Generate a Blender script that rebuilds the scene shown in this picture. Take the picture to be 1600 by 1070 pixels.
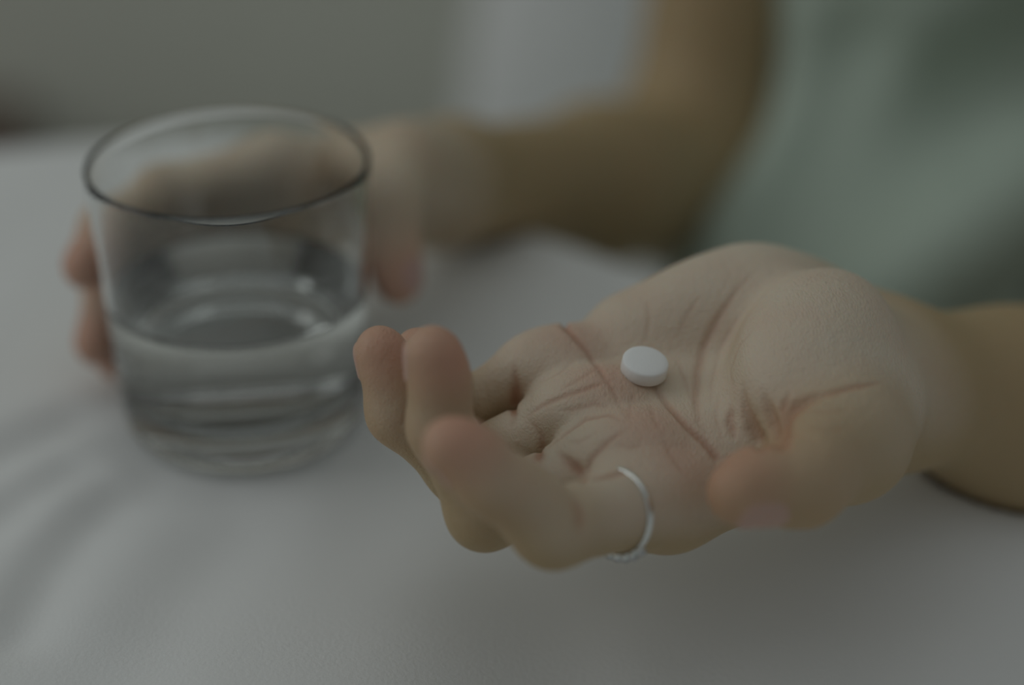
import bpy, bmesh, math, random
import numpy as np
from mathutils import Vector, Matrix

scene = bpy.context.scene
for o in list(bpy.data.objects):
    bpy.data.objects.remove(o, do_unlink=True)
C = scene.collection

# ------------------------------------------------------------------ camera
cam_d = bpy.data.cameras.new('camera')
cam = bpy.data.objects.new('camera', cam_d)
C.objects.link(cam)
cam.location = (0, 0, 0.31)
cam.rotation_euler = (math.radians(90 - 28.0), 0, 0)
cam_d.sensor_width = 36
cam_d.lens = 70
cam_d.clip_start = 0.01
cam_d.dof.use_dof = True
cam_d.dof.focus_distance = 0.510
cam_d.dof.aperture_fstop = 2.4
scene.camera = cam

# ------------------------------------------------------------------ world, window light, added overhead fill, exposure
world = bpy.data.worlds.new('world')
scene.world = world
world.use_nodes = True
bg = world.node_tree.nodes['Background']
bg.inputs[0].default_value = (0.95, 1.0, 0.99, 1)
bg.inputs[1].default_value = 1.45
win_d = bpy.data.lights.new('window_daylight', 'AREA')
win_d.shape = 'RECTANGLE'
win_d.size, win_d.size_y = 2.8, 2.6
win_d.energy = 195
win_d.color = (0.98, 1.0, 0.975)
win = bpy.data.objects.new('window_daylight', win_d)
C.objects.link(win)
win.location = (-3.2, 0.75, 1.9)
win.rotation_euler = (Vector((0.1, 0.7, 0.05)) - win.location).to_track_quat('-Z', 'Y').to_euler()
fill_d = bpy.data.lights.new('overhead_fill', 'AREA')  # added soft fill from above in place of ceiling bounce, not a room lamp
fill_d.shape = 'RECTANGLE'
fill_d.size, fill_d.size_y = 2.4, 2.4
fill_d.energy = 46
fill_d.color = (0.98, 1.0, 0.975)
fill_l = bpy.data.objects.new('overhead_fill', fill_d)
C.objects.link(fill_l)
fill_l.location = (-0.1, 0.9, 2.3)
vs = scene.view_settings
vs.view_transform = 'Standard'
vs.look = 'None'
vs.exposure = -3.2
vs.gamma = 1
vs.use_curve_mapping = False

# ------------------------------------------------------------------ measured points (metres)
J = {
    'wrist': (0.1044, 0.4854, 0.0408),
    'index0': (0.0395, 0.4243, 0.0387),
    'index1': (0.0094, 0.3969, 0.0489),
    'index2': (-0.0048, 0.3948, 0.0641),
    'index3': (-0.0139, 0.3948, 0.0728),
    'middle0': (0.0327, 0.4342, 0.0445),
    'middle1': (-0.0069, 0.4215, 0.0377),
    'middle2': (-0.0174, 0.4237, 0.0610),
    'middle3': (-0.0192, 0.4242, 0.0811),
    'ring0': (0.0235, 0.4518, 0.0479),
    'ring1': (-0.0130, 0.4419, 0.0377),
    'ring2': (-0.0292, 0.4418, 0.0546),
    'ring3': (-0.0334, 0.4447, 0.0708),
    'pinky0': (0.0147, 0.4712, 0.0502),
    'pinky1': (-0.0133, 0.4616, 0.0450),
    'pinky2': (-0.0223, 0.4593, 0.0534),
    'pinky3': (-0.0247, 0.4572, 0.0644),
    'thumb0': (0.0975, 0.4715, 0.0465),
    'thumb1': (0.0849, 0.4298, 0.0533),
    'thumb2': (0.0701, 0.4072, 0.0556),
    'thumb3': (0.0549, 0.4002, 0.0572),
    'forearm_mid': (0.1517, 0.5116, 0.0154),
    'elbow_l': (0.2921, 0.6044, -0.0656),
    'thenar': (0.0791, 0.4554, 0.0631),
    'hypothenar': (0.0648, 0.4920, 0.0595),
    'ulnar_mid': (0.0325, 0.4829, 0.0552),
    'heel': (0.0866, 0.4885, 0.0573),
    'shoulder_l': (0.4000, 0.8000, 0.2100),
    'wrist_r': (-0.0215, 0.6490, 0.0288),
    'elbow_r': (0.0819, 0.8378, -0.0527),
    'shirt_low': (0.1510, 0.7754, -0.0849),
    'shirt_waist': (0.2092, 0.8752, -0.0250),
    'shoulder_r': (0.1199, 0.9178, 0.1973),
    'r_index0': (-0.0759, 0.5897, 0.0600),
    'r_index1': (-0.1111, 0.5786, 0.0560),
    'r_index2': (-0.1255, 0.5614, 0.0520),
    'r_index3': (-0.1305, 0.5478, 0.0450),
    'r_middle0': (-0.0764, 0.5958, 0.0500),
    'r_middle1': (-0.1127, 0.5812, 0.0410),
    'r_middle2': (-0.1264, 0.5609, 0.0320),
    'r_middle3': (-0.1293, 0.5465, 0.0190),
    'r_ring0': (-0.0735, 0.6015, 0.0420),
    'r_ring1': (-0.1082, 0.5882, 0.0310),
    'r_ring2': (-0.1228, 0.5674, 0.0210),
    'r_ring3': (-0.1251, 0.5530, 0.0100),
    'r_pinky0': (-0.0662, 0.6063, 0.0340),
    'r_pinky1': (-0.0952, 0.5997, 0.0260),
    'r_pinky2': (-0.1116, 0.5854, 0.0210),
    'r_pinky3': (-0.1188, 0.5688, 0.0120),
    'r_thumb0': (-0.0242, 0.6320, 0.0395),
    'r_thumb1': (-0.0346, 0.5921, 0.0604),
    'r_thumb2': (-0.0370, 0.5580, 0.0640),
    'r_thumb3': (-0.0350, 0.5491, 0.0400),
    'pill': (0.0339, 0.4548, 0.0578),
    'pill_up': (0.1437, -0.2040, 0.9759),
}
# palm creases: depth mm, width mm, points on the skin
CREASES = [
    (2.1, 0.75, 'b', [(0.01477, 0.56694, 0.01669), (0.01411, 0.47193, 0.06392), (0.01583, 0.4688, 0.06363), (0.01764, 0.46621, 0.06259), (0.01947, 0.46428, 0.06122), (0.02111, 0.462, 0.05957), (0.0224, 0.45259, 0.06184), (0.02388, 0.44811, 0.06148), (0.02542, 0.44514, 0.06031), (0.02656, 0.44251, 0.05898), (0.02763, 0.4389, 0.05822), (0.02845, 0.43383, 0.05884), (0.02934, 0.43019, 0.05867), (0.03027, 0.42741, 0.05802)]),
    (2.1, 0.75, 'b', [(0.03359, 0.4582, 0.05876), (0.03502, 0.45396, 0.05855), (0.03654, 0.45107, 0.05762), (0.03806, 0.44832, 0.05663), (0.0395, 0.44491, 0.0562), (0.04081, 0.44033, 0.05646), (0.04254, 0.43613, 0.05626), (0.04439, 0.43336, 0.05526), (0.04632, 0.4317, 0.05418), (0.04825, 0.4301, 0.05308), (0.04964, 0.42827, 0.05199), (0.05105, 0.42665, 0.05079), (0.04961, 0.40196, 0.06373)]),
    (0.8, 0.8, 'b', [(0.06647, 0.48396, 0.07614), (0.06419, 0.48094, 0.07505), (0.062, 0.4784, 0.07375), (0.05986, 0.4762, 0.0723), (0.05802, 0.474, 0.07053), (0.05623, 0.4721, 0.06863), (0.05448, 0.47045, 0.06661), (0.05331, 0.46909, 0.06476), (0.05215, 0.46777, 0.06289), (0.05097, 0.46633, 0.06109), (0.04995, 0.46311, 0.05897), (0.0487, 0.45777, 0.05804), (0.04797, 0.45243, 0.05718), (0.04721, 0.44686, 0.05651), (0.04723, 0.4409, 0.05613), (0.04735, 0.43595, 0.05524), (0.04825, 0.43328, 0.05431), (0.04917, 0.43088, 0.05323), (0.0501, 0.42868, 0.05206)]),
    (0.37, 0.45, 'b', [(0.06656, 0.47561, 0.07354), (0.0647, 0.4735, 0.07222), (0.06291, 0.47182, 0.07068), (0.06116, 0.4705, 0.06897), (0.05945, 0.46938, 0.06716), (0.05823, 0.46814, 0.06541), (0.05702, 0.46695, 0.06364), (0.0558, 0.46567, 0.06192), (0.05453, 0.46399, 0.06042), (0.05352, 0.45984, 0.05946), (0.05245, 0.45502, 0.05892), (0.05144, 0.45075, 0.05812), (0.05116, 0.44606, 0.05759), (0.05092, 0.4417, 0.05693), (0.05074, 0.43793, 0.05597)]),
    (0.37, 0.45, 'b', [(0.0567, 0.43854, 0.06123), (0.0562, 0.4425, 0.06273), (0.05585, 0.44773, 0.06357), (0.05666, 0.44868, 0.06554), (0.05749, 0.44979, 0.06743), (0.05836, 0.45117, 0.06918), (0.05984, 0.45086, 0.07151), (0.06143, 0.45138, 0.0734), (0.06309, 0.45243, 0.07501)]),
    (0.32, 0.45, 'b', [(0.05282, 0.43065, 0.05275), (0.05223, 0.43392, 0.05456), (0.05169, 0.4377, 0.0561), (0.0523, 0.4417, 0.05756), (0.05297, 0.44612, 0.05882)]),
    (4.0, 1.6, 'e', [(0.06375, 0.40563, 0.06699), (0.06558, 0.41633, 0.0632), (0.06646, 0.421, 0.06307), (0.06767, 0.42266, 0.06437), (0.06891, 0.42439, 0.06564), (0.07097, 0.42462, 0.06696), (0.0731, 0.42524, 0.06805), (0.07583, 0.42557, 0.06895), (0.07862, 0.42626, 0.06964)]),
    (0.9, 0.7, 'b', [(0.06923, 0.42457, 0.0659), (0.07173, 0.42443, 0.0673), (0.07433, 0.42487, 0.06838), (0.077, 0.4257, 0.06924), (0.08019, 0.4263, 0.0698), (0.08346, 0.4273, 0.07014), (0.08623, 0.42829, 0.07013), (0.08916, 0.42992, 0.06976), (0.09231, 0.43255, 0.06883)]),
    (4.2, 1.3, 'e', [(0.05915, 0.40516, 0.06692), (0.06135, 0.42899, 0.05523), (0.06033, 0.43072, 0.05681), (0.05943, 0.4324, 0.05881), (0.05858, 0.43446, 0.06058), (0.05823, 0.43692, 0.06289), (0.05794, 0.43996, 0.06489)]),
    (4.6, 1.4, 'e', [(0.06294, 0.40641, 0.06688), (0.06466, 0.42224, 0.06034), (0.06449, 0.42599, 0.06106), (0.06393, 0.42868, 0.06244), (0.06328, 0.43087, 0.06412), (0.06261, 0.43296, 0.06586)]),
    (1.2, 0.8, 'e', [(0.06607, 0.42016, 0.06266), (0.06647, 0.4238, 0.06326), (0.06672, 0.4265, 0.06442), (0.06782, 0.4281, 0.06624), (0.06895, 0.42982, 0.06799)]),
    (1.2, 0.7, 'b', [(0.05635, 0.43051, 0.05283), (0.05565, 0.4325, 0.05446), (0.05498, 0.43474, 0.05595), (0.05525, 0.43671, 0.05761), (0.05552, 0.43868, 0.05928)]),
    (1.6, 1.0, 'b', [(0.00051, 0.46029, 0.06011), (0.00076, 0.45791, 0.05777), (0.00101, 0.45664, 0.05483), (0.00101, 0.45625, 0.05215), (0.00101, 0.45629, 0.04922), (0.00049, 0.44422, 0.05232), (0.0, 0.4407, 0.05057)]),
    (1.5, 1.0, 'b', [(0.00361, 0.4426, 0.05364), (0.00556, 0.43965, 0.05232), (0.00752, 0.43798, 0.05027), (0.00786, 0.43728, 0.04689), (0.00657, 0.42676, 0.05088), (0.00506, 0.39588, 0.06745)]),
    (1.5, 1.0, 'b', [(0.01058, 0.42767, 0.05229), (0.01258, 0.4241, 0.0524), (0.0146, 0.42178, 0.05177), (0.01662, 0.42006, 0.05079), (0.01712, 0.40363, 0.05645)]),
    (1.0, 0.8, 'b', [(0.01616, 0.40716, 0.05568), (0.01849, 0.40782, 0.05575), (0.02085, 0.40893, 0.05554), (0.02323, 0.41014, 0.05528), (0.02565, 0.41214, 0.05501), (0.02808, 0.41394, 0.05487), (0.03051, 0.41566, 0.05479)]),
    (0.85, 0.55, 'b', [(0.00247, 0.44217, 0.05256), (0.00533, 0.44197, 0.05485), (0.00817, 0.44159, 0.05724), (0.01102, 0.44153, 0.05869), (0.01388, 0.44217, 0.05973), (0.01606, 0.44275, 0.06021), (0.01826, 0.44355, 0.06058), (0.02047, 0.44451, 0.06086), (0.02357, 0.44639, 0.06111), (0.02673, 0.44904, 0.06096)]),
    (0.85, 0.55, 'b', [(0.00674, 0.42754, 0.05087), (0.00881, 0.43003, 0.05125), (0.01088, 0.43205, 0.05191), (0.01293, 0.43301, 0.05322), (0.01481, 0.43335, 0.05458), (0.01669, 0.43401, 0.05576), (0.0186, 0.43507, 0.05669), (0.02139, 0.4346, 0.05762), (0.0242, 0.43463, 0.05826), (0.02693, 0.43127, 0.05872), (0.02971, 0.42914, 0.05848)]),
    (0.85, 0.55, 'b', [(0.01703, 0.40968, 0.05483), (0.01858, 0.41981, 0.05159), (0.01977, 0.42117, 0.05381), (0.02177, 0.42239, 0.05538), (0.02379, 0.42408, 0.05667), (0.02585, 0.42561, 0.05748), (0.02793, 0.42745, 0.05812), (0.03006, 0.42963, 0.05856)]),
    (0.46, 0.45, 'b', [(0.03168, 0.44788, 0.05877), (0.03075, 0.44371, 0.05782), (0.02962, 0.43661, 0.0586), (0.02952, 0.43171, 0.05883), (0.02951, 0.42821, 0.05829)]),
    (0.46, 0.45, 'b', [(0.02428, 0.4573, 0.06059), (0.02182, 0.45212, 0.06191), (0.01952, 0.44935, 0.06192), (0.01726, 0.44724, 0.06158), (0.01487, 0.44538, 0.06099), (0.01249, 0.44391, 0.06019), (0.01014, 0.44297, 0.05909)]),
    (0.46, 0.45, 'b', [(0.00978, 0.43981, 0.05676), (0.01261, 0.43903, 0.05721), (0.01545, 0.43863, 0.05744), (0.0183, 0.4391, 0.05811), (0.02116, 0.43988, 0.0586), (0.02398, 0.43894, 0.0582), (0.02673, 0.43701, 0.05837)]),
    (0.37, 0.45, 'b', [(0.01284, 0.42926, 0.05358), (0.01673, 0.42602, 0.05552), (0.01912, 0.4268, 0.05672), (0.02154, 0.42807, 0.05763)]),
    (0.37, 0.45, 'b', [(0.00668, 0.45359, 0.05653), (0.00914, 0.45218, 0.05875), (0.01163, 0.4525, 0.05999), (0.01422, 0.45651, 0.06017), (0.01683, 0.46025, 0.06051)]),
    (0.37, 0.45, 'b', [(0.04327, 0.46496, 0.05989), (0.04403, 0.46146, 0.05858), (0.04465, 0.45675, 0.05796), (0.04532, 0.45259, 0.05709), (0.04602, 0.44853, 0.05651), (0.04666, 0.44394, 0.05628), (0.04729, 0.43953, 0.05598)]),
    (0.37, 0.45, 'b', [(0.03537, 0.46674, 0.06087), (0.03595, 0.46926, 0.06338), (0.03654, 0.47178, 0.06592), (0.03629, 0.47449, 0.06789), (0.0361, 0.47792, 0.06952)]),
    (0.37, 0.45, 'b', [(0.04335, 0.467, 0.06169), (0.04453, 0.46866, 0.0637), (0.0457, 0.47023, 0.06576), (0.04688, 0.47188, 0.06779), (0.04892, 0.47402, 0.07004), (0.051, 0.47656, 0.07212)]),
    (0.37, 0.45, 'b', [(0.06986, 0.42353, 0.06614), (0.0719, 0.42155, 0.06697), (0.07402, 0.42012, 0.0675), (0.07622, 0.41923, 0.06771), (0.07886, 0.41968, 0.06788), (0.08155, 0.42034, 0.06791), (0.08427, 0.42114, 0.06787)]),
    (0.32, 0.45, 'b', [(0.06972, 0.41614, 0.06592), (0.07196, 0.41398, 0.06677), (0.0744, 0.4131, 0.06687), (0.077, 0.4131, 0.06646), (0.08037, 0.41486, 0.06605), (0.08376, 0.4166, 0.06565)]),
    (0.46, 0.45, 'b', [(0.03749, 0.42742, 0.05653), (0.03855, 0.42454, 0.05501), (0.03953, 0.42102, 0.0539), (0.04099, 0.41877, 0.05281), (0.04248, 0.41695, 0.05147), (0.04402, 0.41566, 0.04981)]),
    (0.37, 0.45, 'b', [(0.02537, 0.42396, 0.05674), (0.02925, 0.42205, 0.05605), (0.03329, 0.4235, 0.0561)]),
    (0.37, 0.45, 'b', [(0.03498, 0.4468, 0.05692), (0.03527, 0.44099, 0.05721), (0.03545, 0.43397, 0.05827), (0.03633, 0.43062, 0.05774), (0.03726, 0.428, 0.05681), (0.03821, 0.42578, 0.05566)]),
    (1.0, 1.0, 'b', [(0.01509, 0.39758, 0.05758), (0.01563, 0.39487, 0.05664), (0.0162, 0.39293, 0.05522), (0.01593, 0.39087, 0.05389), (0.01569, 0.3894, 0.05218)]),
]
# soft folds of the sheet: height m, half width m, points (x, y) on the bed
FOLDS = [
    (-0.005, 0.011, [(-0.1301, 0.4231), (-0.1279, 0.4524), (-0.1222, 0.4731), (-0.1132, 0.4893), (-0.1005, 0.497), (-0.0865, 0.4977)]),
    (0.004, 0.01, [(-0.1385, 0.4302), (-0.133, 0.4602), (-0.1269, 0.4831), (-0.1168, 0.4988)]),
    (-0.004, 0.01, [(-0.1513, 0.4698), (-0.1409, 0.4883), (-0.1303, 0.5006)]),
    (0.004, 0.012, [(-0.1545, 0.4831), (-0.1401, 0.5024), (-0.1254, 0.5152), (-0.1184, 0.519)]),
    (-0.004, 0.011, [(-0.1607, 0.4935), (-0.1501, 0.5133), (-0.1358, 0.5285)]),
    (0.003, 0.014, [(-0.166, 0.5152), (-0.1469, 0.5344), (-0.1373, 0.5465)]),
    (0.003, 0.016, [(-0.1098, 0.4302), (-0.0998, 0.4634), (-0.0846, 0.4831), (-0.063, 0.4883)]),
    (-0.002, 0.016, [(-0.0999, 0.4029), (-0.0908, 0.4389), (-0.0816, 0.4602)]),
    (-0.002, 0.02, [(-0.0516, 0.4029), (-0.0517, 0.4418), (-0.043, 0.4666)]),
    (0.002, 0.02, [(-0.0161, 0.4029), (-0.0137, 0.4389)]),
    (-0.002, 0.018, [(0.0473, 0.4302), (0.0782, 0.4478), (0.1142, 0.454)]),
    (0.003, 0.022, [(0.0331, 0.4189), (0.0702, 0.454), (0.1158, 0.4935)]),
]
# folds of the top
SHIRT_FOLDS = [
    (-0.03, 0.028, [(0.2208, 0.777, 0.0294), (0.191, 0.7749, 0.0091), (0.158, 0.7585, -0.0083), (0.1326, 0.7392, -0.0227), (0.1167, 0.7287, -0.0378)]),
    (0.03, 0.028, [(0.2249, 0.7664, -0.0232), (0.1814, 0.73, -0.0341), (0.1515, 0.7156, -0.0458), (0.1288, 0.7138, -0.0549)]),
    (-0.01, 0.018, [(0.2242, 0.7527, -0.0434), (0.1981, 0.7275, -0.0488), (0.1808, 0.7161, -0.0547)]),
    (0.004, 0.02, [(0.2083, 0.7783, 0.0481), (0.1726, 0.7863, 0.0288), (0.1429, 0.7867, 0.0031)]),
    (0.006, 0.015, [(0.1275, 0.8221, 0.0276), (0.1222, 0.8116, -0.0036), (0.1052, 0.7748, -0.021), (0.088, 0.753, -0.0406)]),
    (-0.012, 0.02, [(0.1436, 0.8024, 0.023), (0.1322, 0.7838, -0.0043), (0.1173, 0.753, -0.0203)]),
]

J = {k: np.array(v, float) for k, v in J.items()}


# ------------------------------------------------------------------ helpers
def tag(o, label=None, cat=None, group=None, kind=None):
    if label: o['label'] = label
    if cat: o['category'] = cat
    if group: o['group'] = group
    if kind: o['kind'] = kind
    return o


def empty(name, loc):
    o = bpy.data.objects.new(name, None)
    o.location = loc
    o.empty_display_size = 0.02
    C.objects.link(o)
    return o


def link(name, me, mat, parent=None, smooth=True):
    o = bpy.data.objects.new(name, me)
    C.objects.link(o)
    if mat: me.materials.append(mat)
    if smooth:
        me.polygons.foreach_set('use_smooth', np.ones(len(me.polygons), bool))
    if parent:
        o.parent = parent
        loc = Vector(parent.location) if parent.type == 'EMPTY' else Vector((0, 0, 0))
        o.matrix_parent_inverse = Matrix.Translation(-loc)
    return o


def mesh_from(name, v, f):
    me = bpy.data.meshes.new(name)
    me.from_pydata([tuple(p) for p in v], [], [tuple(q) for q in f])
    me.update()
    return me


def mesh_np(name, v, q):
    me = bpy.data.meshes.new(name)
    me.vertices.add(len(v)); me.vertices.foreach_set('co', np.ascontiguousarray(v, np.float32).ravel())
    me.loops.add(len(q) * 4); me.loops.foreach_set('vertex_index', np.ascontiguousarray(q, np.int32).ravel())
    me.polygons.add(len(q))
    me.polygons.foreach_set('loop_start', np.arange(0, len(q) * 4, 4, dtype=np.int32))
    me.update(calc_edges=True)
    return me


def lathe(name, prof, seg=96):
    """closed profile (r, z) revolved about Z"""
    v, f, n = [], [], len(prof)
    idx = []
    for i, (r, z) in enumerate(prof):
        if r < 1e-7:
            idx.append([len(v)] * seg); v.append((0, 0, z))
        else:
            b = len(v); idx.append([b + k for k in range(seg)])
            v += [(r * math.cos(2 * math.pi * k / seg), r * math.sin(2 * math.pi * k / seg), z) for k in range(seg)]
    for i in range(n - 1):
        a, b = idx[i], idx[i + 1]
        for k in range(seg):
            l = (k + 1) % seg
            q = []
            for w in (a[k], a[l], b[l], b[k]):
                if w not in q: q.append(w)
            if len(q) > 2: f.append(q)
    me = mesh_from(name, v, f)
    bm = bmesh.new(); bm.from_mesh(me)
    bmesh.ops.recalc_face_normals(bm, faces=bm.faces)
    bm.to_mesh(me); bm.free()
    return me


# ---------------- node materials
def mat(name):
    m = bpy.data.materials.new(name); m.use_nodes = True
    nt = m.node_tree
    return m, nt, nt.nodes['Principled BSDF']


def noise_bump(nt, bsdf, scale, dist, strength=1.0, detail=4):
    tc = nt.nodes.new('ShaderNodeTexCoord'); nz = nt.nodes.new('ShaderNodeTexNoise'); bp = nt.nodes.new('ShaderNodeBump')
    nz.inputs['Scale'].default_value = scale; nz.inputs['Detail'].default_value = detail
    bp.inputs['Distance'].default_value = dist; bp.inputs['Strength'].default_value = strength
    nt.links.new(tc.outputs['Object'], nz.inputs['Vector']); nt.links.new(nz.outputs['Fac'], bp.inputs['Height'])
    nt.links.new(bp.outputs['Normal'], bsdf.inputs['Normal'])
    return nz, bp


def plain(name, col, rough=0.6, scale=None, dist=0.0005, vary=0.0, **kw):
    m, nt, b = mat(name)
    b.inputs['Base Color'].default_value = (*col, 1); b.inputs['Roughness'].default_value = rough
    for k, v in kw.items(): b.inputs[k.replace('_', ' ')].default_value = v
    if scale:
        nz, bp = noise_bump(nt, b, scale, dist)
        if vary:
            cr = nt.nodes.new('ShaderNodeValToRGB')
            cr.color_ramp.elements[0].color = (*[c * (1 - vary) for c in col], 1)
            cr.color_ramp.elements[1].color = (*[min(1, c * (1 + vary)) for c in col], 1)
            nt.links.new(nz.outputs['Fac'], cr.inputs['Fac']); nt.links.new(cr.outputs['Color'], b.inputs['Base Color'])
    return m


def skin_material():
    m, nt, b = mat('skin')
    N, L = nt.nodes.new, nt.links.new
    tc = N('ShaderNodeTexCoord')
    def attr(n):
        a = N('ShaderNodeAttribute'); a.attribute_name = n; return a
    def mix(fac, c1, c2):
        x = N('ShaderNodeMix'); x.data_type = 'RGBA'
        if hasattr(fac, 'is_linked') or not isinstance(fac, float): L(fac, x.inputs['Factor'])
        else: x.inputs['Factor'].default_value = fac
        for s, c in ((x.inputs[6], c1), (x.inputs[7], c2)):
            if isinstance(c, tuple): s.default_value = (*c, 1)
            else: L(c, s)
        return x.outputs[2]
    mott = N('ShaderNodeTexNoise'); mott.inputs['Scale'].default_value = 55; mott.inputs['Detail'].default_value = 5
    L(tc.outputs['Object'], mott.inputs['Vector'])
    rmp = N('ShaderNodeMapRange'); rmp.inputs['From Min'].default_value = 0.35; rmp.inputs['From Max'].default_value = 0.7
    L(mott.outputs['Fac'], rmp.inputs['Value'])
    palm = mix(rmp.outputs[0], SKIN_PALM, SKIN_PALM2)
    arm = SKIN_ARM
    c = mix(attr('palmar').outputs['Fac'], arm, palm)
    c = mix(attr('pink').outputs['Fac'], c, SKIN_PINK)
    c = mix(attr('crease').outputs['Fac'], c, SKIN_CREASE)
    c = mix(attr('nail').outputs['Fac'], c, SKIN_NAIL)
    L(c, b.inputs['Base Color'])
    b.inputs['Roughness'].default_value = 0.52
    b.inputs['Specular IOR Level'].default_value = 0.4
    b.inputs['Subsurface Weight'].default_value = 0.3
    b.inputs['Subsurface Radius'].default_value = (1.0, 0.4, 0.22)
    b.inputs['Subsurface Scale'].default_value = 0.0022
    # fine skin lines: stretched cells plus small noise
    mp = N('ShaderNodeMapping'); mp.inputs['Rotation'].default_value = (0, 0, math.radians(35)); mp.inputs['Scale'].default_value = (1.0, 0.42, 1.0)
    L(tc.outputs['Object'], mp.inputs['Vector'])
    vo = N('ShaderNodeTexVoronoi'); vo.feature = 'DISTANCE_TO_EDGE'; vo.inputs['Scale'].default_value = 900
    wz = N('ShaderNodeTexNoise'); wz.inputs['Scale'].default_value = 420; wz.inputs['Detail'].default_value = 6
    L(tc.outputs['Object'], wz.inputs['Vector'])
    L(mp.outputs[0], vo.inputs['Vector'])
    ad = N('ShaderNodeMath'); ad.operation = 'MULTIPLY_ADD'; ad.inputs[1].default_value = 0.6
    L(vo.outputs['Distance'], ad.inputs[0]); L(wz.outputs['Fac'], ad.inputs[2])
    bp = N('ShaderNodeBump'); bp.inputs['Distance'].default_value = 0.0005; bp.inputs['Strength'].default_value = 0.75
    L(ad.outputs[0], bp.inputs['Height']); L(bp.outputs['Normal'], b.inputs['Normal'])
    return m


SKIN_PALM = (0.665, 0.575, 0.455); SKIN_PALM2 = (0.645, 0.525, 0.41)
SKIN_ARM = (0.44, 0.325, 0.18); SKIN_PINK = (0.62, 0.30, 0.215); SKIN_CREASE = (0.42, 0.18, 0.105); SKIN_NAIL = (0.58, 0.39, 0.35)
M_SKIN = skin_material()
M_SHEET = plain('white_cotton', (0.80, 0.82, 0.82), 0.85, 900, 0.0002)
M_SHIRT = plain('sage_cloth', (0.475, 0.565, 0.49), 0.85, 500, 0.0004)
M_WALL = plain('wall_paint', (0.75, 0.77, 0.69), 0.9, 30, 0.001)
M_FLOOR = plain('floor_wood', (0.20, 0.15, 0.11), 0.6, 12, 0.001, 0.2)
M_BROWN = plain('dark_wood', (0.12, 0.07, 0.05), 0.5, 40, 0.0004, 0.25)
M_PILL = plain('tablet_chalk', (0.88, 0.90, 0.90), 0.6, 2500, 0.00008)
M_SILVER = plain('silver', (0.82, 0.84, 0.82), 0.22, 900, 0.00004, Metallic=1.0)
M_STONE = plain('ring_stone', (0.85, 0.87, 0.9), 0.03, IOR=2.2, Transmission_Weight=0.7)
M_GLASS = plain('clear_glass', (0.985, 1.0, 0.992), 0.0, IOR=1.5, Transmission_Weight=1.0)
M_WATER = plain('clear_water', (0.99, 1.0, 1.0), 0.0, IOR=1.333, Transmission_Weight=1.0)


# ------------------------------------------------------------------ setting
def box_mesh(name, lo, hi):
    x0, y0, z0 = lo; x1, y1, z1 = hi
    v = [(x0, y0, z0), (x1, y0, z0), (x1, y1, z0), (x0, y1, z0), (x0, y0, z1), (x1, y0, z1), (x1, y1, z1), (x0, y1, z1)]
    f = [(0, 3, 2, 1), (4, 5, 6, 7), (0, 1, 5, 4), (1, 2, 6, 5), (2, 3, 7, 6), (3, 0, 4, 7)]
    return mesh_from(name, v, f)


FLOOR_Z = -0.55
tag(link('floor', box_mesh('floor', (-2.2, -1.2, FLOOR_Z - 0.05), (2.2, 1.9, FLOOR_Z)), M_FLOOR, smooth=False), 'brown wooden floor below the bed', 'floor', kind='structure')
tag(link('wall_back', box_mesh('wall_back', (-2.2, 1.75, FLOOR_Z), (2.2, 1.85, 2.0)), M_WALL, smooth=False), 'plain grey green wall behind the person', 'wall', kind='structure')

# ------------------------------------------------------------------ bed with white sheet
EX = [-1.2, -.4, -.21, -.12, -.06, 0, .065, .2, .4, 1.2]
EY = [.72, .745, .768, .785, .755, .69, .640, .565, .47, .30]


def seg_dist(x, y, pts):
    d = np.full(x.shape, 1e9)
    for (x0, y0), (x1, y1) in zip(pts[:-1], pts[1:]):
        dx, dy = x1 - x0, y1 - y0
        t = np.clip(((x - x0) * dx + (y - y0) * dy) / (dx * dx + dy * dy + 1e-12), 0, 1)
        d = np.minimum(d, np.hypot(x - x0 - t * dx, y - y0 - t * dy))
    return d


def vnoise(x, y, s, seed):
    r = np.random.RandomState(seed); z = np.zeros_like(x)
    for k in range(6):
        a = r.rand() * 6.28; p = r.rand() * 6.28; w = s * (0.6 + r.rand())
        z += np.sin((x * math.cos(a) + y * math.sin(a)) * w + p)
    return z / 6


def sheet_height(x, y):
    z = 0.0012 * vnoise(x, y, 45, 3) + 0.0006 * vnoise(x, y, 110, 4)
    for h, w, pts in FOLDS:
        z = z + .75 * h * np.exp(-(seg_dist(x, y, pts) / w) ** 2)
    keep = 1 - np.exp(-(np.hypot(x + .082, y - .532) / 0.05) ** 4)      # flat under the glass
    z = z * keep
    z = z - 0.012 * np.clip((x - 0.10) / 0.10, 0, 1) ** 2 * np.clip((y - .30) / .1, 0, 1)   # pressed down by the forearm
    st = lambda t: np.clip(t, 0, 1) ** 2 * (3 - 2 * np.clip(t, 0, 1))
    z = z - 0.035 * st((.50 - y) / .16) * st((x + .06) / .09)      # dips towards the near side
    return z


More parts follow.
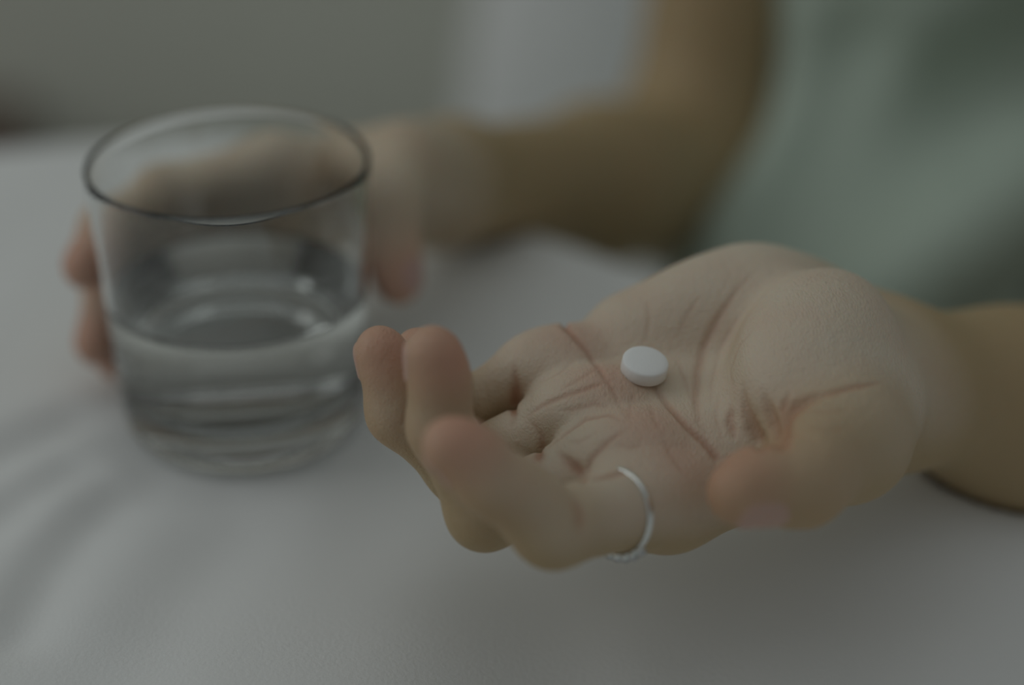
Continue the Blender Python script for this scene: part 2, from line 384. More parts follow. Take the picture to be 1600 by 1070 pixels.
def build_bed():
    root = empty('bed', (0, 0.1, FLOOR_Z))
    tag(root, 'bed covered with a white softly wrinkled sheet under glass and hand', 'bed')
    nx, ny = 330, 330
    xs = np.concatenate([np.linspace(-1.2, -.3, 40, endpoint=False), np.linspace(-.3, .3, 250, endpoint=False), np.linspace(.3, 1.2, 40)])
    ye = np.interp(xs, EX, EY)
    # smooth the edge line
    for _ in range(30): ye[1:-1] = (ye[:-2] + 2 * ye[1:-1] + ye[2:]) / 4
    R = 0.022
    sv = np.concatenate([np.linspace(-1.0, -.42, 25, endpoint=False), np.linspace(-.42, 0, 240, endpoint=False), np.linspace(0, R * math.pi / 2, 14, endpoint=False), R * math.pi / 2 + np.linspace(0, .40, 30)])
    X, SV = np.meshgrid(xs, sv, indexing='ij')
    YE = ye[:, None] - R
    ang = np.clip(SV / R, 0, math.pi / 2)
    Y = np.where(SV < 0, YE + SV, YE + R * np.sin(ang))
    Z = np.where(SV < 0, 0, -R * (1 - np.cos(ang)) - np.clip(SV - R * math.pi / 2, 0, None))
    Y = Y + np.clip(-Z - .02, 0, .4) * 0.12 * np.sin(X * 40)
    zz = sheet_height(X, Y)
    Z = Z + zz * (SV < R)
    n, m = X.shape
    v = np.stack([X, Y, Z], -1).reshape(-1, 3)
    i = np.arange(n * m).reshape(n, m)
    q = np.stack([i[:-1, :-1], i[1:, :-1], i[1:, 1:], i[:-1, 1:]], -1).reshape(-1, 4)
    s = link('sheet', mesh_np('sheet', v, q), M_SHEET, root)
    # mattress below the sheet
    top, bot = [], []
    for k in range(0, len(xs), 6):
        if abs(xs[k]) < 1.17: top.append((xs[k], ye[k] - .06))
    poly = [(top[0][0], -.3)] + top + [(top[-1][0], -.3)]
    bm = bmesh.new()
    a = [bm.verts.new((x, y, -.10)) for x, y in poly]; b = [bm.verts.new((x, y, FLOOR_Z)) for x, y in poly]
    bm.faces.new(a); bm.faces.new(b[::-1])
    for k in range(len(a)):
        l = (k + 1) % len(a); bm.faces.new((a[k], b[k], b[l], a[l]))
    bmesh.ops.recalc_face_normals(bm, faces=bm.faces)
    me = bpy.data.meshes.new('mattress'); bm.to_mesh(me); bm.free()
    link('mattress', me, M_SHEET, root, smooth=False)
    return root


build_bed()


# ------------------------------------------------------------------ signed distance modelling
def rc(a, b, ra, rb, k=0.006, sq=None):
    """tapered capsule; sq = (axis, factor) flattens the section along axis"""
    return ('rc', np.array(a, float), np.array(b, float), ra, rb, k, sq)


def el(c, axes, rad, k=0.008):
    return ('el', np.array(c, float), np.array(axes, float), np.array(rad, float), k)


def prim_bound(p):
    if p[0] == 'rc':
        return (p[1] + p[2]) / 2, np.linalg.norm(p[1] - p[2]) / 2 + max(p[3], p[4]) * (1 if not p[6] else max(1, p[6][1]))
    return p[1], float(max(p[3]))


def prim_eval(p, X):
    if p[0] == 'rc':
        a, b, ra, rb = p[1:5]
        ab = b - a; Q = X - a
        t = np.clip(Q @ ab / (ab @ ab), 0, 1)
        R = Q - t[:, None] * ab
        if p[6]:
            n, s = p[6]
            h = R @ n
            R = R + np.outer(h * (1 / s - 1), n)
        return np.sqrt((R * R).sum(1)) - (ra + (rb - ra) * t)
    Q = (X - p[1]) @ p[2].T
    k0 = np.sqrt(((Q / p[3]) ** 2).sum(1)); k1 = np.sqrt(((Q / p[3] ** 2) ** 2).sum(1)) + 1e-9
    return np.maximum(k0 * (k0 - 1) / k1, np.sqrt((Q * Q).sum(1)) - p[3].max())


def smin(a, b, k):
    h = np.maximum(k - np.abs(a - b), 0) / k
    return np.minimum(a, b) - h * h * k * 0.25


class Field:
    """core chain + limbs; limbs melt into the core but not into each other"""
    def __init__(self, core, limbs=(), kl=0.006, mods=()):
        self.core, self.limbs, self.kl, self.mods = core, limbs, kl, mods

    def chain(self, prims, X, c, rad):
        d = None
        for p in prims:
            if c is not None:
                pc, pr_ = prim_bound(p)
                if np.linalg.norm(pc - c) - pr_ > rad + 0.032: continue
            e = prim_eval(p, X)
            d = e if d is None else smin(d, e, p[-2] if p[0] == 'rc' else p[-1])
        return d

    def __call__(self, X, c=None, rad=0):
        core = self.chain(self.core, X, c, rad)
        out = core
        for L in self.limbs:
            d = self.chain(L, X, c, rad)
            if d is None: continue
            if core is not None: d = smin(d, core, self.kl)
            out = d if out is None else np.minimum(out, d)
        if out is None: return np.full(len(X), 1.0)
        for m in self.mods: out = m(X, out)
        return out

    def bounds(self):
        lo, hi = np.full(3, 1e9), np.full(3, -1e9)
        for L in [self.core] + list(self.limbs):
            for p in L:
                c, r = prim_bound(p); lo = np.minimum(lo, c - r); hi = np.maximum(hi, c + r)
        return lo - .01, hi + .01


def surface_nets(field, h, B=14):
    lo, hi = field.bounds()
    S = B * h
    nb = np.ceil((hi - lo) / S).astype(int)
    g = np.stack(np.meshgrid(*[np.arange(n) for n in nb], indexing='ij'), -1).reshape(-1, 3)
    cen = lo + (g + .5) * S
    dc = np.concatenate([field(cen[i:i + 20000]) for i in range(0, len(cen), 20000)])
    rad = S * math.sqrt(3) / 2
    act = g[np.abs(dc) < rad * 1.5 + 0.004]
    ar = np.arange(B + 1)
    loc = np.stack(np.meshgrid(ar, ar, ar, indexing='ij'), -1).reshape(-1, 3)
    BIG = 1 << 20
    key = lambda ijk: (ijk[:, 0] * BIG + ijk[:, 1]) * BIG + ijk[:, 2]
    corners = [(a, b, c) for a in (0, 1) for b in (0, 1) for c in (0, 1)]
    VK, VP, EK = [], [], []
    for bidx in act:
        base = bidx * B
        X = lo + (base + loc) * h
        D = field(X, lo + (bidx + .5) * S, rad).reshape(B + 1, B + 1, B + 1)
        if D.min() > 0 or D.max() < 0: continue
        s = D < 0
        cnt = sum(s[a:a + B, b:b + B, c:c + B].astype(int) for a, b, c in corners)
        cells = np.argwhere((cnt > 0) & (cnt < 8))
        if len(cells):
            acc = np.zeros((len(cells), 3)); num = np.zeros(len(cells))
            V = {o: D[cells[:, 0] + o[0], cells[:, 1] + o[1], cells[:, 2] + o[2]] for o in corners}
            for o in corners:
                for ax in range(3):
                    if o[ax]: continue
                    o2 = tuple(1 if i == ax else o[i] for i in range(3))
                    a, b = V[o], V[o2]
                    cr = (a < 0) != (b < 0)
                    t = np.where(cr, a / np.where(cr, a - b, 1), 0)
                    pt = np.tile(np.array(o, float), (len(cells), 1)); pt[:, ax] += t
                    acc += pt * cr[:, None]; num += cr
            VK.append(key(cells + base)); VP.append(lo + (cells + base + acc / num[:, None]) * h)
        for ax in range(3):
            sl0 = [slice(0, B)] * 3; sl1 = [slice(0, B)] * 3; sl1[ax] = slice(1, B + 1)
            a, b = s[tuple(sl0)], s[tuple(sl1)]
            e = np.argwhere(a != b)
            if len(e): EK.append(np.concatenate([e + base, np.full((len(e), 1), ax), a[e[:, 0], e[:, 1], e[:, 2]][:, None]], 1))
    VK = np.concatenate(VK); VP = np.concatenate(VP); EK = np.concatenate(EK)
    order = np.argsort(VK); VK = VK[order]; VP = VP[order]
    quads = []
    for ax in range(3):
        e = EK[EK[:, 3] == ax]
        u, w = (ax + 1) % 3, (ax + 2) % 3
        ids = []
        ok = np.ones(len(e), bool)
        for du, dw in ((0, 0), (-1, 0), (-1, -1), (0, -1)):
            c = e[:, :3].copy(); c[:, u] += du; c[:, w] += dw
            kk = key(c); p = np.clip(np.searchsorted(VK, kk), 0, len(VK) - 1)
            ok &= VK[p] == kk; ids.append(p)
        q = np.stack(ids, 1)
        q = np.where(e[:, 4:5] == 1, q, q[:, ::-1])
        quads.append(q[ok])
    return VP, np.concatenate(quads)


def unit(v): return v / np.linalg.norm(v)


def finger(j, r, palmar, pads=1.0, k=0.005):
    """joints base..tip, radii at them, palmar direction at the base -> prims, nail frame, joint creases"""
    prims, info = [], []
    for i in range(3):
        a, b = j[i], j[i + 1]
        ax = unit(b - a)
        if i:                                           # carry the palmar side round the bend
            p0 = info[-1][2]; h = np.cross(p0, ax); sn = np.linalg.norm(h)
            if sn > 1e-6:
                h = h / sn; cs = p0 @ ax
                palmar = palmar * cs + np.cross(h, palmar) * sn + h * (h @ palmar) * (1 - cs)
        pl = unit(palmar - ax * (palmar @ ax)); side = np.cross(ax, pl)
        prims.append(rc(a, b, r[i], r[i + 1], k, (pl, 0.94)))
        ln = np.linalg.norm(b - a)
        c = (a * .5 + b * .5) if i < 2 else (a * .35 + b * .65)
        rm = (r[i] + r[i + 1]) / 2
        prims.append(el(c + pl * rm * .30, (ax, side, pl), (max(ln * .48, rm * .9), rm * .86, rm * .80), .004))
        info.append((a, b, ax, pl, side, r[i], r[i + 1]))
        palmar = pl
    return prims, info


def joint_groove(info, depth=0.0007, w=0.0011, which=(1, 2)):
    """palmar flexion creases at the joints"""
    def f(X, d, out=None):
        for i in which:
            a, b, ax, pl, side, r0, r1 = info[i]
            a0, ax0 = info[i - 1][0], info[i - 1][2]
            bis = unit(ax + ax0); p = unit(info[i][3] + info[i - 1][3])
            Q = X - a
            near = (Q * Q).sum(1) < (r0 * 1.9) ** 2
            if not near.any(): continue
            Qn = Q[near]; t = Qn @ bis; hgt = Qn @ p
            g = np.zeros(len(Qn))
            for off, s in ((0.0, 1.0), (0.0022, .5), (-.0022, .4)):
                g += s * np.exp(-((t - off) / w) ** 2)
            g *= np.clip(hgt / r0 * 1.6, 0, 1)
            d = d.copy(); d[near] += depth * g
        return d
    return f


def nail_frame(info, length=.62, width=.66):
    a, b, ax, pl, side, r0, r1 = info[2]
    return (b, ax, -pl, side, r1, length, width)


def nail_mask(X, nf):
    b, ax, do, side, r, ln, wd = nf
    Q = X - b
    t = Q @ ax; s = Q @ side; n = Q @ do
    L0, L1 = -r * .9, r * .55
    e = ((t - (L0 + L1) / 2) / ((L1 - L0) / 2)) ** 2
    e = e * e + (s / (r * wd)) ** 2
    return np.clip((1 - e) / .3, 0, 1) * np.clip((n - r * .25) / (r * .2), 0, 1)


def nail_mod(nf):
    def f(X, d):
        Q = X - nf[0]
        near = (Q * Q).sum(1) < (nf[4] * 2.2) ** 2
        if not near.any(): return d
        d = d.copy(); d[near] -= 0.00055 * nail_mask(X[near], nf)
        return d
    return f


def seg3(X, pts):
    d = np.full(len(X), 1e9)
    for a, b in zip(pts[:-1], pts[1:]):
        ab = b - a; t = np.clip((X - a) @ ab / (ab @ ab + 1e-12), 0, 1)
        Q = X - a - t[:, None] * ab
        d = np.minimum(d, (Q * Q).sum(1))
    return np.sqrt(d)


# ------------------------------------------------------------------ foreground (left) hand and arm
FN = ('index', 'middle', 'ring', 'pinky')
mid = sum(J[n + '0'] for n in FN) / 4
EA = unit(mid - J['wrist'])
ER = J['index0'] - J['pinky0']; ER = unit(ER - EA * (ER @ EA))
EN = np.cross(EA, ER)
if EN[2] < 0: EN = -EN
W = J['wrist']


def left_parts():
    core = []
    carp = {'index': .012, 'middle': .004, 'ring': -.004, 'pinky': -.012}
    mr = {'index': .0120, 'middle': .0115, 'ring': .0110, 'pinky': .0105}
    fd = unit(J['forearm_mid'] - W)
    # forearm
    core.append(rc(W, J['forearm_mid'], .0225, .0285, .012, (EN, .86)))
    core.append(rc(J['forearm_mid'], J['elbow_l'], .0285, .040, .02, (EN, .92)))
    core.append(rc(J['elbow_l'], J['shoulder_l'], .039, .044, .02))
    core.append(rc(W + ER * .010, W - ER * .010, .0175, .0170, .012))
    for n in FN:
        core.append(rc(W + ER * carp[n] + EA * .008, J[n + '0'], .0150, mr[n], .010))
    # pads
    core.append(el(J['thenar'], (unit(J['thumb1'] - J['thumb0']), unit(np.cross(EN, J['thumb1'] - J['thumb0'])), EN), (.030, .021, .0175), .012))
    core.append(el(J['hypothenar'], (EA, ER, EN), (.032, .0155, .0155), .012))
    core.append(rc(J['hypothenar'], J['ulnar_mid'], .014, .0115, .012))
    for n, s in (('index', .010), ('middle', .0085), ('ring', .0085), ('pinky', .009)):
        core.append(el(J[n + '0'] + EN * .0055 + EA * .006, (EA, ER, EN), (.013, .0105, .0075), .006))
    core.append(rc(J['thumb0'], J['thumb1'], .0150, .0135, .012))
    radii = {'index': (.0100, .0092, .0083, .0072), 'middle': (.0100, .0092, .0082, .0072),
             'ring': (.0096, .0087, .0077, .0068), 'pinky': (.0088, .0077, .0069, .0061)}
    limbs, infos = [], {}
    for n in FN:
        p, i = finger([J[n + str(q)] for q in range(4)], radii[n], EN)
        limbs.append(p); infos[n] = i
    tp = unit(-np.array([1.0, 0, 0]) + EN * .6)
    p, i = finger([J['thumb' + str(q)] for q in range(1, 4)] if False else [J['thumb1'] * .55 + J['thumb0'] * .45, J['thumb1'], J['thumb2'], J['thumb3']], (.0140, .0128, .0108, .0088), tp)
    limbs.append(p); infos['thumb'] = i
    return core, limbs, infos


def crease_val(X):
    tot = np.zeros(len(X)); red = np.zeros(len(X))
    for dp, w, mode, pts in CREASES:
        pts = np.array(pts); dp *= .001; w *= .001
        ln = np.linalg.norm(np.diff(pts, axis=0), axis=1).sum() * .3
        lo, hi = pts.min(0) - 4 * w, pts.max(0) + 4 * w
        m = ((X > lo) & (X < hi)).all(1)
        if not m.any(): continue
        dd = seg3(X[m], list(pts))
        tp = np.clip(np.linalg.norm(X[m] - pts[-1], axis=1) / ln, 0, 1)
        if mode == 'b': tp = tp * np.clip(np.linalg.norm(X[m] - pts[0], axis=1) / ln, 0, 1)
        we = w * (.4 + .6 * tp)
        tot[m] = np.maximum(tot[m], dp * tp * np.exp(-(dd / we) ** 2))
        red[m] = np.maximum(red[m], min(1, dp / .0015) * tp * np.exp(-(dd / (we * 1.4)) ** 2))
    return tot, red


def crease_mod(X, d):
    near = np.abs(d) < .006
    if not near.any(): return d
    d = d.copy(); d[near] += crease_val(X[near])[0]
    return d


def build_left():
    core, limbs, infos = left_parts()
    mods = [crease_mod] + [joint_groove(infos[n], which=(2,) if n == 'thumb' else (1, 2)) for n in infos] + [nail_mod(nail_frame(infos[n])) for n in infos]
    # fine skin on hand and forearm, plainer mesh for the rest of the arm
    fd = unit(J['elbow_l'] - J['forearm_mid']); cut = J['forearm_mid'] + fd * .03
    fld = Field(core, limbs, .009, mods + [lambda X, d: np.maximum(d, (X - cut) @ fd)])
    v, q = surface_nets(fld, .00068)
    v2, q2 = surface_nets(Field(core, mods=[lambda X, d: np.maximum(d, (cut - X) @ fd - .004)]), .003)
    q = np.concatenate([q, q2 + len(v)]); v = np.concatenate([v, v2])
    # colour attributes
    pink = np.zeros(len(v)); nail = np.zeros(len(v))
    for n in infos:
        tip = J[n + '3']; pl = infos[n][2][3]
        pink = np.maximum(pink, .85 * np.exp(-(np.linalg.norm(v - tip - pl * .003, axis=1) / .011) ** 2))
        pink = np.maximum(pink, .25 * np.exp(-(np.linalg.norm(v - J[n + '2'], axis=1) / .012) ** 2))
        if n != 'thumb': pink = np.maximum(pink, .40 * np.exp(-(np.linalg.norm(v - J[n + '0'] - EN * .012, axis=1) / .010) ** 2))
        nail = np.maximum(nail, .65 * nail_mask(v, nail_frame(infos[n])))
    web = (J['thumb1'] * .5 + J['index0'] * .5)
    Q = v - mid
    fn = np.cross(v[q[:, 2]] - v[q[:, 0]], v[q[:, 3]] - v[q[:, 1]])
    vn = np.zeros_like(v)
    for c in range(4): np.add.at(vn, q[:, c], fn)
    vn /= np.linalg.norm(vn, axis=1)[:, None] + 1e-12
    if ((v - v.mean(0)) * vn).sum() < 0: vn = -vn
    sm = lambda t: np.clip(t, 0, 1) ** 2 * (3 - 2 * np.clip(t, 0, 1))
    palmar = sm((vn @ EN + .25) / .8) * np.clip((Q @ EN + .008) / .010, 0, 1) * np.clip(((v - W) @ EA + .012) / .03, 0, 1)
    fing = np.zeros(len(v))
    for n in infos:
        m = np.exp(-(seg3(v, [J[n + str(k)] for k in (1, 2, 3)]) / (.015 if n != 'thumb' else .0185)) ** 6)
        if n == 'thumb': m = m * 1.7
        fing = np.maximum(fing, m)
        for a, b, ax, pl, side, r0, r1 in infos[n]:
            m = np.exp(-(seg3(v, [a, b]) / .014) ** 4)
            palmar = np.maximum(palmar, .8 * m * sm((vn @ pl - .1) / .7))
    palmar *= 1 - .45 * fing
    deg = np.bincount(q.ravel(), minlength=len(v)) + 1e-9
    for _ in range(30):                                 # even out over the creases
        fa = palmar[q].mean(1)
        palmar = np.bincount(q.ravel(), np.repeat(fa, 4), len(v)) / deg
    crease = crease_val(v)[1] * .9
    return fld, v, q, dict(pink=pink, nail=nail, palmar=palmar, crease=crease), infos


# ------------------------------------------------------------------ right hand and arm (holding the glass)
def build_right():
    core = []
    wr = J['wrist_r']
    m0 = sum(J['r_' + n + '0'] for n in FN) / 4
    ea = unit(m0 - wr); er = J['r_index0'] - J['r_pinky0']; er = unit(er - ea * (er @ ea)); en = np.cross(ea, er)
    axis = np.array([-.082, .532, m0[2]])
    if en @ (axis - m0) < 0: en = -en
    core.append(rc(wr, wr * .45 + J['elbow_r'] * .55, .0205, .031, .02, (en, .85)))
    core.append(rc(wr * .45 + J['elbow_r'] * .55, J['elbow_r'], .031, .037, .02))
    core.append(rc(J['elbow_r'], J['shoulder_r'], .0325, .034, .03))
    core.append(rc(wr + er * .005, wr - er * .005, .0175, .0165, .012))
    for n, cc in zip(FN, (.007, .002, -.003, -.008)):
        core.append(rc(wr + er * cc + ea * .008, J['r_' + n + '0'], .0130, .0105, .010))
    core.append(rc(J['r_thumb0'], J['r_thumb1'], .0145, .012, .012))
    core.append(el(J['r_thumb0'] * .4 + J['r_thumb1'] * .4 + m0 * .2, (ea, er, en), (.024, .015, .013), .012))
    limbs, infos = [], {}
    radii = {'index': (.0098, .0088, .0080, .0070), 'middle': (.0098, .0090, .0080, .0070),
             'ring': (.0094, .0085, .0076, .0066), 'pinky': (.0085, .0075, .0067, .0060)}
    for n in FN:
        p, i = finger([J['r_' + n + str(q)] for q in range(4)], radii[n], en)
        limbs.append(p); infos[n] = i
    tp = unit(axis - J['r_thumb2'])
    p, i = finger([J['r_thumb0'] * .45 + J['r_thumb1'] * .55, J['r_thumb1'], J['r_thumb2'], J['r_thumb3']], (.0120, .0105, .0092, .0078), tp)
    limbs.append(p); infos['thumb'] = i
    fld = Field(core, limbs, .009, [joint_groove(infos[n]) for n in infos] + [nail_mod(nail_frame(infos[n])) for n in infos])
    v, q = surface_nets(fld, .0016); global RIGHT; RIGHT = fld
    pink = np.zeros(len(v)); nail = np.zeros(len(v))
    for n in infos:
        pink = np.maximum(pink, .9 * np.exp(-(np.linalg.norm(v - J['r_' + n + '3'], axis=1) / .013) ** 2))
        nail = np.maximum(nail, nail_mask(v, nail_frame(infos[n])))
    return v, q, dict(pink=pink, nail=nail, palmar=np.clip(1 - np.linalg.norm((v - axis) * np.array([1, 1, .6]), axis=1) / .13, 0, 1) ** .4, crease=np.zeros(len(v)))


def build_trunk():
    sl, sr = J['shoulder_l'], J['shoulder_r']
    cx = (sl + sr) / 2
    hip = np.array([cx[0] + .03, cx[1] + .07, -.28])
    ax = np.eye(3)
    prims = [el(cx + np.array([0, .03, -.10]), ax, (.135, .095, .17), .06), el(hip + np.array([0, 0, .02]), ax, (.15, .115, .15), .06),
             rc(sl, sr, .040, .040, .05), rc(cx + np.array([0, .02, .0]), cx + np.array([-.01, .0, .14]), .055, .050, .03)]
    f = Field(prims)
    return surface_nets(f, .006)


LEFT, lv, lq, la, LINFO = build_left()
rv, rq, ra_ = build_right()
tv, tq = build_trunk()


def press_sheet():
    """the sheet gives way under the resting arms"""
    me = bpy.data.objects['sheet'].data
    co = np.empty(len(me.vertices) * 3, np.float32); me.vertices.foreach_get('co', co); co = co.reshape(-1, 3).astype(float)
    for fld in (LEFT, RIGHT):
        f2 = Field(fld.core, fld.limbs, fld.kl)
        lo, hi = f2.bounds()
        m = np.where(((co > lo - .01) & (co < hi + .01)).all(1))[0]
        for _ in range(12):
            d = f2(co[m]); hit = d < .0012
            if not hit.any(): break
            co[m[hit], 2] -= np.maximum(.0012 - d[hit], .0008) * 1.1
    me.vertices.foreach_set('co', co.astype(np.float32).ravel()); me.update()


press_sheet()
person = empty('person', (float(J['shoulder_r'][0] + .12), 0.95, FLOOR_Z))
tag(person, 'person in a sage green top holding a tablet and a water glass', 'person')
allv = np.concatenate([lv, rv, tv]); allq = np.concatenate([lq, rq + len(lv), tq + len(lv) + len(rv)])
me = mesh_np('body', allv, allq)
for an in ('pink', 'nail', 'palmar', 'crease'):
    at = me.attributes.new(an, 'FLOAT', 'POINT')
    at.data.foreach_set('value', np.concatenate([la[an], ra_[an], np.zeros(len(tv))]).astype(np.float32))
body = link('body', me, M_SKIN, person)


# ------------------------------------------------------------------ shirt
def build_shirt():
    sl, sr, er_, el_ = J['shoulder_l'], J['shoulder_r'], J['elbow_r'], J['elbow_l']
    cx = (sl + sr) / 2
    hip = np.array([cx[0] + .03, cx[1] + .07, -.28])
    ax = np.eye(3)
    core = [el(cx + np.array([0.0, .03, -.10]), ax, (.150, .112, .20), .05),
            el(hip + np.array([0, -.01, .04]), ax, (.178, .145, .20), .08),
            el(J['shirt_waist'], ax, (.092, .085, .15), .06),
            el(SHIRT_LOW, ax, (.085, .07, .075), .06),
            rc(sl, sr, .052, .052, .06),
            rc(sr, sr * .62 + er_ * .38, .058, .062, .03), rc(sl, sl * .6 + el_ * .4, .058, .062, .03)]
    f = Field(core, mods=[shirt_folds])
    v, q = surface_nets(f, .0035)
    return v, q


SHIRT_LOW = J['shirt_low']


def shirt_folds(X, d):
    d = d.copy()
    for h, w, pts in SHIRT_FOLDS:
        d -= h * np.exp(-(seg3(X, [np.array(p) for p in pts]) / w) ** 2)
    return d


sv_, sq_ = build_shirt()
link('shirt', mesh_np('shirt', sv_, sq_), M_SHIRT, person)


# ------------------------------------------------------------------ tablet in the palm
def trace(p, dirv, fld):
    p = np.array(p, float)
    for _ in range(200):
        d = float(fld(p[None])[0])
        if d < 1e-5: break
        p = p + dirv * d * .8
    return p


def build_pill():
    R_, T = .0061, .0044
    b = .0006
    prof = [(0, 0), (R_ - b * 2, 0), (R_ - b, .0002), (R_, b)]
    prof += [(R_, T - b * 1.2), (R_ - .0002, T - b * .6), (R_ - b * .9, T - b * .25), (R_ - b * 2.2, T), (R_ - b * 3, T + .00012), (0, T + .00025)]
    me = lathe('tablet', prof, 72)
    me.materials.append(M_PILL)
    me.polygons.foreach_set('use_smooth', np.ones(len(me.polygons), bool))
    o = bpy.data.objects.new('tablet', me); C.objects.link(o)
    up = unit(PILL_UP)
    # rest on the highest palm point below its rim
    best = -1e9
    s1 = unit(np.cross(up, [1, 0, 0])); s2 = np.cross(up, s1)
    for k in range(25):
        rr = R_ * .8 if k else 0
        p = PILL_AT + (s1 * math.cos(k * .2618) + s2 * math.sin(k * .2618)) * rr + up * .04
        h = trace(p, -up, LEFT)
        best = max(best, float((h - PILL_AT) @ up)) if k else float((h - PILL_AT) @ up)
    o.location = Vector(PILL_AT + up * (best - .0006))
    o.rotation_euler = Vector(up).to_track_quat('Z', 'Y').to_euler()
    tag(o, 'round white tablet lying in the open palm', 'tablet')
    return o


PILL_AT = J['pill']; PILL_UP = J['pill_up']
build_pill()


# ------------------------------------------------------------------ ring on the index finger
def build_ring():
    a, b, ax, pl, side, r0, r1 = LINFO['index'][0]
    c = a + (b - a) * RING_T
    nrm = unit(ax + np.array(RING_TILT))
    x = unit(pl - nrm * (pl @ nrm)); y = np.cross(nrm, x)
    root = empty('finger_ring', Vector(c))
    tag(root, 'thin silver ring with small stones worn on the index finger', 'ring')
    # radius follows the finger
    n, m = 96, 12
    v, f, rad = [], [], []
    for k in range(n):
        t = 2 * math.pi * k / n
        dirv = x * math.cos(t) + y * math.sin(t)
        h = trace(c + dirv * .020, -dirv, INDEX_ONLY)
        rad.append(float((h - c) @ dirv))
    rad = np.array(rad)
    for _ in range(12): rad = (np.roll(rad, 1) + 2 * rad + np.roll(rad, -1)) / 4
    rad += .0003
    for k in range(n):
        t = 2 * math.pi * k / n
        dirv = x * math.cos(t) + y * math.sin(t)
        for l in range(m):
            s = 2 * math.pi * l / m
            v.append(c + dirv * (rad[k] + .00045 + .00055 * math.cos(s)) + nrm * .00105 * math.sin(s))
    for k in range(n):
        for l in range(m):
            f.append((k * m + l, k * m + (l + 1) % m, ((k + 1) % n) * m + (l + 1) % m, ((k + 1) % n) * m + l))
    link('band', mesh_from('band', v, f), M_SILVER, root)
    sd = np.array([.12, -.72, -.68]); RING_STONE_T = math.atan2(sd @ y, sd @ x)
    # setting with a row of small stones at the back of the finger
    for i, off in enumerate((-.0058, -.0036, -.0012, .0012, .0036)):
        t = RING_STONE_T + off / .0095
        k = int(round(t / (2 * math.pi) * n)) % n
        dirv = x * math.cos(t) + y * math.sin(t); tan = -x * math.sin(t) + y * math.cos(t)
        p = c + dirv * (rad[k] + .0009)
        R3 = np.stack([tan, nrm, dirv], 1)
        cup, st = [], []
        bm = bmesh.new()
        bmesh.ops.create_cone(bm, cap_ends=True, segments=10, radius1=.0010, radius2=.0014, depth=.0016)
        for w in bm.verts: w.co = Vector(p + R3 @ np.array(w.co))
        me = bpy.data.meshes.new('setting'); bm.to_mesh(me); bm.free()
        so = link('setting', me, M_SILVER, root)
        bm = bmesh.new()
        bmesh.ops.create_icosphere(bm, subdivisions=1, radius=.00128)
        for w in bm.verts: w.co = Vector(p + R3 @ (np.array(w.co) * (1, 1, .7) + (0, 0, .0009)))
        me = bpy.data.meshes.new('stone'); bm.to_mesh(me); bm.free()
        link('stone', me, M_STONE, root, smooth=False)
    return root


INDEX_ONLY = Field(LEFT.limbs[0])
RING_T, RING_TILT = .46, (0, 0, 0)
build_ring()


# ------------------------------------------------------------------ glass and water
GX, GY = -.082, .532
R0, R1, GH = .0365, .0412, .0862        # base, rim, height
BASE = .0125                            # thick base
WT = .0016
WZ = .0460                              # water level


def outer(z):
    t = z / GH
    r = R0 + (R1 - R0) * (t ** .85)
    if z < .008: r -= .0045 * (1 - z / .008) ** 2
    return r


def inner(z):
    r = outer(z) - WT
    if z < BASE + .008: r -= .006 * (1 - (z - BASE) / .008) ** 2
    return r


def build_glass():
    prof = [(0, .0022), (.018, .0020), (.0255, .0006), (.029, 0)]
    for z in np.concatenate([np.linspace(.0, .008, 10), np.linspace(.010, GH - .001, 30)]): prof.append((outer(z), z))
    rt = outer(GH)
    for k in range(1, 8):
        a = math.pi * k / 8; prof.append((rt - WT / 2 + WT / 2 * math.cos(a), GH - .001 + .0011 * math.sin(a)))
    for z in np.concatenate([np.linspace(GH - .001, BASE + .010, 28), np.linspace(BASE + .008, BASE, 8)]): prof.append((inner(z), z))
    prof += [(inner(BASE) * .6, BASE - .0004), (0, BASE - .0006)]
    me = lathe('tumbler', prof, 128)
    g = link('glass_tumbler', me, M_GLASS)
    g.location = (GX, GY, .0006)
    tag(g, 'clear thick-based glass tumbler half full of water', 'glass')
    e = .00012
    pr = [(0, BASE - .0006 - e), (inner(BASE) * .6, BASE - .0004 - e)]
    for z in np.concatenate([np.linspace(BASE, BASE + .008, 8), np.linspace(BASE + .010, WZ, 12)]): pr.append((inner(z) + e, z))
    pr += [(inner(WZ) - .0006, WZ - .0006), (inner(WZ) - .002, WZ - .0010), (0, WZ - .0011)]
    w = link('water', lathe('water', pr, 128), M_WATER)
    w.location = (GX, GY, .0006)
    tag(w, 'clear water filling the lower half of the tumbler', 'water')


build_glass()


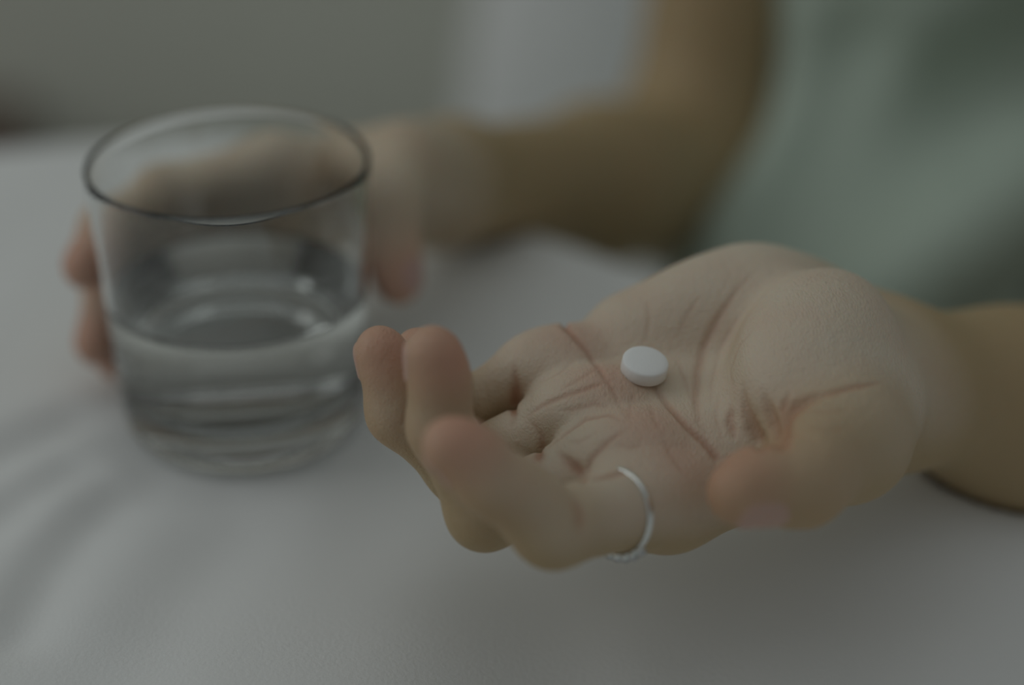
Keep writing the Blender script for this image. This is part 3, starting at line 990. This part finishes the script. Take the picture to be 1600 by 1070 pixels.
# ------------------------------------------------------------------ background pillow, bench and cabinet
def pillow_mesh(w, h, t, n=40):
    v, f = [], []
    for side in (1, -1):
        for i in range(n + 1):
            for j in range(n + 1):
                u, s = -1 + 2 * i / n, -1 + 2 * j / n
                e = max(0, 1 - abs(u) ** 3.2) ** .5 * max(0, 1 - abs(s) ** 3.2) ** .5
                px = u * w / 2 * (1 - .07 * (s * s)); py = s * h / 2 * (1 - .07 * (u * u))
                v.append((px, side * t / 2 * e + .004 * math.sin(9 * u + 4 * s) * e, py))
    m = (n + 1) ** 2
    for k in range(2):
        for i in range(n):
            for j in range(n):
                q = [k * m + i * (n + 1) + j, k * m + (i + 1) * (n + 1) + j, k * m + (i + 1) * (n + 1) + j + 1, k * m + i * (n + 1) + j + 1]
                f.append(q if k else q[::-1])
    me = mesh_from('pillow', v, f)
    bm = bmesh.new(); bm.from_mesh(me); bmesh.ops.remove_doubles(bm, verts=bm.verts, dist=1e-5); bmesh.ops.recalc_face_normals(bm, faces=bm.faces); bm.to_mesh(me); bm.free()
    return me


SEAT_Z = -.45
sofa = empty('bench', (.25, 1.2, FLOOR_Z))
tag(sofa, 'low white upholstered bench behind the bed', 'bench')
bm = bmesh.new()
bmesh.ops.create_cube(bm, size=1.0)
for w in bm.verts: w.co = Vector((.25 + w.co.x * 1.1, 1.25 + w.co.y * .7, (FLOOR_Z + .03 + SEAT_Z) / 2 + w.co.z * (SEAT_Z - FLOOR_Z - .03)))
bmesh.ops.bevel(bm, geom=bm.edges[:], offset=.02, segments=4, affect='EDGES', profile=.5)
me = bpy.data.meshes.new('cushion'); bm.to_mesh(me); bm.free()
link('cushion', me, M_SHEET, sofa)
for sx in (-.22, .72):
    for sy in (.98, 1.52):
        link('leg', box_mesh('leg', (.0 + sx - .02, sy - .02, FLOOR_Z), (sx + .02, sy + .02, FLOOR_Z + .05)), M_BROWN, sofa, smooth=False)
pl = link('pillow', pillow_mesh(.56, .50, .17), M_SHEET)
pl.location = (.262, 1.46, SEAT_Z + .31)
pl.rotation_euler = (math.radians(-12), math.radians(13), 0)
tag(pl, 'plump white pillow standing behind the person', 'pillow')

cab = empty('bedside_cabinet', (-.62, 1.5, FLOOR_Z))
tag(cab, 'dark brown wooden cabinet by the wall at the far left', 'cabinet')
link('body', box_mesh('body', (-.95, 1.33, FLOOR_Z), (-.465, 1.74, -.38)), M_BROWN, cab, smooth=False)
link('top', box_mesh('top', (-.97, 1.31, -.38), (-.45, 1.745, -.36)), M_BROWN, cab, smooth=False)
dr = link('drawer', box_mesh('drawer', (-.93, 1.315, -.53), (-.485, 1.33, -.40)), M_BROWN, cab, smooth=False)
link('knob', box_mesh('knob', (-.73, 1.295, -.475), (-.69, 1.315, -.46)), M_SILVER, dr, smooth=False)
